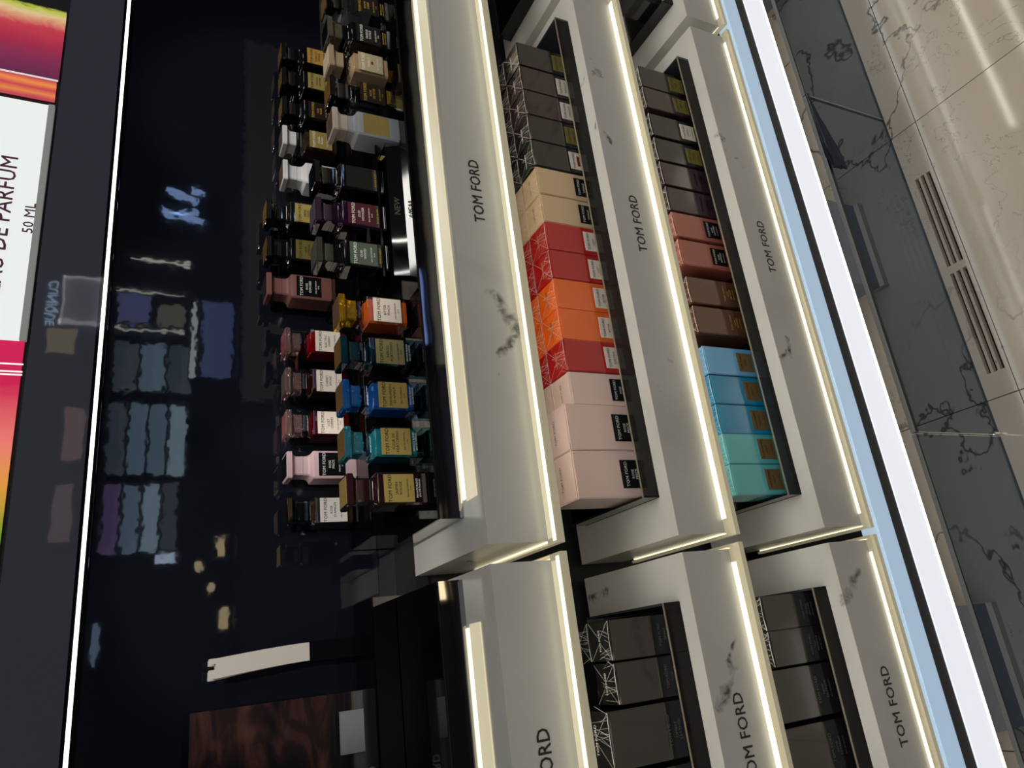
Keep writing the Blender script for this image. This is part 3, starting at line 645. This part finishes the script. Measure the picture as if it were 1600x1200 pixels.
# ------------------------------------------------------------------ lit poster sign above the panel
sg = thing('lightbox_sign', 'backlit perfume advert with fruit picture and purple lettering above the black panel', 'sign', (.62, 1.10, 1.5335))
def ramp_emit(name, stops, scale, dist, axis_scale, strength):
    m = bpy.data.materials.new(name); m.use_nodes = True; b = m.node_tree.nodes['Principled BSDF']
    tc = nd(m, 'ShaderNodeTexCoord'); sp = nd(m, 'ShaderNodeSeparateXYZ'); n = nd(m, 'ShaderNodeTexNoise'); n.inputs['Scale'].default_value = scale; n.inputs['Detail'].default_value = 8; n.inputs['Roughness'].default_value = .68; n.inputs['Distortion'].default_value = 1.0
    mp = nd(m, 'ShaderNodeMapping'); mp.inputs['Scale'].default_value = axis_scale
    lk(m, tc.outputs['Object'], sp.inputs[0]); lk(m, tc.outputs['Object'], mp.inputs[0]); lk(m, mp.outputs[0], n.inputs['Vector'])
    a = nd(m, 'ShaderNodeMath', operation='MULTIPLY_ADD'); lk(m, n.outputs[0], a.inputs[0]); a.inputs[1].default_value = dist
    sb = nd(m, 'ShaderNodeMath', operation='SUBTRACT'); lk(m, sp.outputs['X'], sb.inputs[0]); sb.inputs[1].default_value = dist * .5; lk(m, sb.outputs[0], a.inputs[2])
    r = nd(m, 'ShaderNodeValToRGB'); e = r.color_ramp.elements
    lo, hi = stops[0][0], stops[-1][0]
    mr = nd(m, 'ShaderNodeMapRange'); mr.inputs[1].default_value = lo; mr.inputs[2].default_value = hi; lk(m, a.outputs[0], mr.inputs[0]); lk(m, mr.outputs[0], r.inputs[0])
    while len(e) > 1: e.remove(e[0])
    e[0].position = 0; e[0].color = rgb(*stops[0][1])
    for p, c in stops[1:]:
        x = e.new((p - lo) / (hi - lo)); x.color = rgb(*c)
    lk(m, r.outputs[0], b.inputs['Emission Color']); b.inputs['Emission Strength'].default_value = strength
    b.inputs['Base Color'].default_value = (.02, .02, .02, 1); b.inputs['Roughness'].default_value = .15
    return m
H0 = 0.0122; H1 = .45
box('back_box', DARK, sg, -1.2, .60, .005, .020, 0, H1)
box('fruit_picture', ramp_emit('fruit_print', [(.318, (96, 40, 78)), (.36, (140, 46, 84)), (.39, (176, 44, 74)), (.425, (206, 66, 80)), (.438, (226, 150, 120)), (.450, (232, 206, 150)), (.462, (190, 200, 70)), (.468, (60, 70, 40)), (.474, (38, 34, 40))], 46, .030, (1.0, 1, .55), .85), sg, .3225, .4680, 0, .005, .004, H1)
box('amber_picture', ramp_emit('amber_print', [(.281, (188, 70, 84)), (.290, (226, 132, 70)), (.30, (196, 66, 78)), (.31, (236, 140, 70)), (.319, (196, 70, 84))], 26, .012, (1, 1, .3), 1.0), sg, .2815, .3190, 0, .005, .006, H1)
for xx in (.3196, .3215): box('silver_line', emit('line_white', (1, .95, .9, 1), .8), sg, xx, xx + .0009, -.0004, .0, .004, H1)
box('white_panel', emit('lightbox_white', (.86, .90, .87, 1), .90, rgb(120, 120, 120)), sg, -.1353, .2705, 0, .005, H0, H1)
box('frosted_edge', pm('frosted_edge', rgb(128, 130, 126), .3, emis=(.8, .85, .8, 1), es=.16), sg, -.1353, .2705, -.003, .005, .004, H0)
box('pink_picture', ramp_emit('pink_print', [(-.47, (40, 60, 30)), (-.40, (120, 150, 40)), (-.34, (220, 150, 60)), (-.28, (232, 120, 110)), (-.20, (200, 30, 80)), (-.137, (206, 30, 86))], 20, .04, (1, 1, .6), 1.0), sg, -.60, -.1365, 0, .005, .006, H1)
for xx in (-.172, -.183, -.1875): box('silver_line', emit('line_white', (1, .95, .9, 1), .8), sg, xx, xx + .0022, -.0004, .0, .004, H1)
obj('lettering', text_mesh([('EAU DE PARFUM', .047, .0415, .0300, 1.0), ('50 ML', .0585, .0122, .0186, 1.06)]), pm('purple_print', rgb(116, 52, 96), .5), sg, (0, -.0045, 0))

# ------------------------------------------------------------------ black cloth caught on the glass plinth
bm = bmesh.new(); N, K = 16, 14; rings = []
for i in range(N + 1):
    s = i / N; x = .968 - .170 * s; zc = .2440 - .020 * s ** 1.3; r = .0025 + .0225 * s ** 1.25 * (1 if s < .93 else .75)
    ring = []
    for k in range(K):
        a = 2 * PI * k / K; rr = r * (1 + .35 * noise.noise(Vector((s * 6, math.cos(a) * 2, math.sin(a) * 2 + 3))) + .22 * (1 if k % 2 else -1) * s)
        ring.append(bm.verts.new((x + .010 * noise.noise(Vector((s * 5, k, 1))) * s, .7305 + rr * .28 * math.cos(a), zc - .3 * r + rr * math.sin(a))))
    rings.append(ring)
for a, b in zip(rings, rings[1:]):
    for k in range(K): bm.faces.new((a[k], a[(k + 1) % K], b[(k + 1) % K], b[k]))
bm.faces.new(rings[0]); bm.faces.new(rings[-1][::-1])
tag(obj('crumpled_cloth', mk(bm), pm('black_fabric', rgb(46, 50, 64), .8)), 'crumpled black cloth hanging on the top edge of the smoked glass plinth', 'cloth')

# ------------------------------------------------------------------ the shop across the aisle, mirrored in the black lacquer
YO = -3.0
def opp(name, label, cat, x0, x1, z0, z1, mat, depth=.12, cell=None):
    t = thing(name, label, cat, ((x0 + x1) / 2, YO - .2, z0)); h = (x1 - x0) / 2
    box('case', pm('case_dark', rgb(36, 36, 40), .4), t, -h, h, .0, .2 - depth * .05, 0, z1 - z0)
    box('lit_face', mat, t, -h + .01, h - .01, .2 - depth * .05, .2, .01, z1 - z0 - .01)
    return t
def lum(name, c, s): return emit(name, (lin(c[0]), lin(c[1]), lin(c[2]), 1), s)
def cabinet(x0, x1, z0, z1, label, mats):
    t = thing('wall_cabinet', label, 'cabinet', ((x0 + x1) / 2, YO - .2, z0), 0, 'lit cabinets across the aisle'); h = (x1 - x0) / 2; n = len(mats)
    box('case', pm('case_dark', rgb(36, 36, 40), .4), t, -h, h, 0, .04, 0, z1 - z0)
    for i, mm in enumerate(mats):
        a = (z1 - z0) * i / n; b = (z1 - z0) * (i + 1) / n
        box('lit_bay', mm, t, -h + .015, h - .015, .04, .05, a + .012, b - .012)
        box('shelf_board', pm('board', rgb(60, 60, 64), .4), t, -h, h, .04, .2, b - .012, b)
CA, CBL, CC, CP = lum('bay_blue_grey', (150, 186, 214), 1.2), lum('bay_pale', (170, 200, 220), 1.9), lum('bay_dim', (120, 140, 160), .8), lum('bay_violet', (150, 120, 190), 1.0)
for xa, xb, c_, dd in ((-2.2, 1.85, (56, 54, 70), 'long dark base counter across the aisle'), (1.9, 5.2, (158, 156, 150), 'long pale grey counter added across the aisle for the mirror fronts')):  # the pale one is added so the mirror fronts reflect grey
    t = thing('base_counter', dd, 'counter', ((xa + xb) / 2, YO - .195, 0)); h = (xb - xa) / 2
    box('body', pm('counter_body', rgb(*c_), .5), t, -h, h, 0, .32, .0005, .80); box('top', DARK, t, -h - .005, h + .005, 0.001, .33, .80, .82)
cabinet(2.02, 2.41, 1.10, 1.62, 'lit pale cabinet across the aisle, right of three', [CC, CA, CC])
cabinet(1.42, 1.95, 1.12, 1.62, 'lit pale cabinet across the aisle, middle of three', [CBL, CA, CA, CC])
cabinet(.90, 1.38, 1.15, 1.62, 'lit pale cabinet across the aisle, left of three', [CC, CBL, CA, CP])
opp('wall_screen', 'glowing blue screen on the wall across the aisle', 'screen', 2.10, 2.72, .83, 1.06, lum('screen_blue', (36, 92, 190), .9))
opp('wall_screen', 'small dim blue screen across the aisle above the lit bar', 'screen', 2.47, 2.72, 1.38, 1.61, lum('screen_dim', (60, 90, 200), .9))
opp('wall_picture', 'olive framed picture across the aisle beside the dim blue screen', 'picture', 2.47, 2.67, 1.16, 1.35, lum('picture_olive', (150, 150, 120), .6))
for x, d in ((2.72, 'right'), (2.425, 'left')):
    opp('shelf_light', 'upright white light strip across the aisle, %s of the dim screen' % d, 'light', x, x + .035, 1.16, 1.62, lum('strip_white', (235, 235, 225), 2.2))
opp('shelf_light', 'long level white light bar across the aisle over the blue screen', 'light', 2.09, 2.71, 1.08, 1.13, lum('strip_white2', (215, 230, 235), 2.0))
opp('shelf_light', 'upright bright white light strip standing alone across the aisle', 'light', 2.98, 3.02, 1.14, 1.56, lum('strip_white3', (240, 235, 225), 3.0))
for k, (x0, x1, z0, z1) in enumerate(((.83, .97, .86, .93), (.74, .82, 1.00, 1.06), (.60, .68, .93, .98), (.37, .51, .84, .90))):
    opp('spot_lamp', ['warm little lamp across the aisle, highest of four', 'warm little lamp across the aisle, second of four', 'warm little lamp across the aisle, third of four', 'warm little lamp across the aisle, fourth of four'][k], 'lamp', x0, x1, z0, z1, lum('lamp_warm', (255, 225, 170), 2.2))
opp('shelf_light', 'small cold white light block at the end of the left cabinet', 'light', .80, .88, 1.16, 1.29, lum('cold_white', (200, 225, 255), 3.0))
opp('shelf_light', 'pale blue light strip high across the aisle', 'light', .22, .49, 1.56, 1.62, lum('cold_blue', (110, 150, 200), 1.4))
opp('wall_picture', 'dull gold square picture high across the aisle', 'picture', 2.20, 2.41, 1.82, 2.01, lum('picture_gold', (190, 160, 60), .8))
opp('brand_board', 'dark red lettered board high across the aisle, right one', 'sign', 1.48, 1.85, 1.73, 1.86, lum('board_red', (150, 40, 40), .8))
opp('brand_board', 'dark red lettered board high across the aisle, left one', 'sign', .96, 1.34, 1.76, 1.88, lum('board_dark_red', (110, 22, 34), .8))
fr = thing('wall_frame', 'white framed dark picture high across the aisle', 'picture', (2.63, YO - .2, 1.69))
box('back', lum('frame_back', (60, 70, 120), .5), fr, -.17, .17, .0, .18, .0, .25)
for a in ((-.18, .18, 0, .012), (-.18, .18, .24, .252), (-.18, -.165, 0, .25), (.165, .18, 0, .25)): box('frame_bar', lum('frame_white', (220, 220, 220), 1.6), fr, a[0], a[1], .17, .2, a[2], a[3])
s1 = thing('shop_sign', 'glowing pale blue lettered shop sign high across the aisle', 'sign', (2.60, YO - .2, 1.93))
box('board', pm('sign_board', rgb(24, 24, 28), .5), s1, -.2, .2, 0, .16, -.03, .17)
o = obj('lettering', text_mesh([('CLINIQUE', 0, 0, .075, .95)]), lum('letters_blue', (170, 215, 255), 3.2), s1, (0, .165, .04)); o.rotation_euler[2] = PI
s2 = thing('shop_emblem', 'glowing pale blue winged emblem on the wall across the aisle', 'sign', (3.52, YO - .2, 1.06))
bm = bmesh.new()
for a in ((-.13, 0, -.05, .30), (-.03, .05, -.11, .27), (.06, .05, .14, .28), (.14, .0, .16, .10)):
    x0, z0, x1, z1 = a; n = Vector((z1 - z0, 0, x0 - x1)).normalized() * .02
    vv = [Vector((x0, .165, z0)) + n, Vector((x1, .165, z1)) + n, Vector((x1, .165, z1)) - n, Vector((x0, .165, z0)) - n]
    f = bm.faces.new([bm.verts.new(v) for v in vv]); r = bmesh.ops.extrude_face_region(bm, geom=[f]); bmesh.ops.translate(bm, vec=(0, .02, 0), verts=[v for v in r['geom'] if isinstance(v, bmesh.types.BMVert)])
obj('emblem', mk(bm), lum('emblem_blue', (150, 190, 255), 3.0), s2)
box('board', pm('sign_board', rgb(24, 24, 28), .5), s2, -.2, .2, 0, .16, -.03, .36)
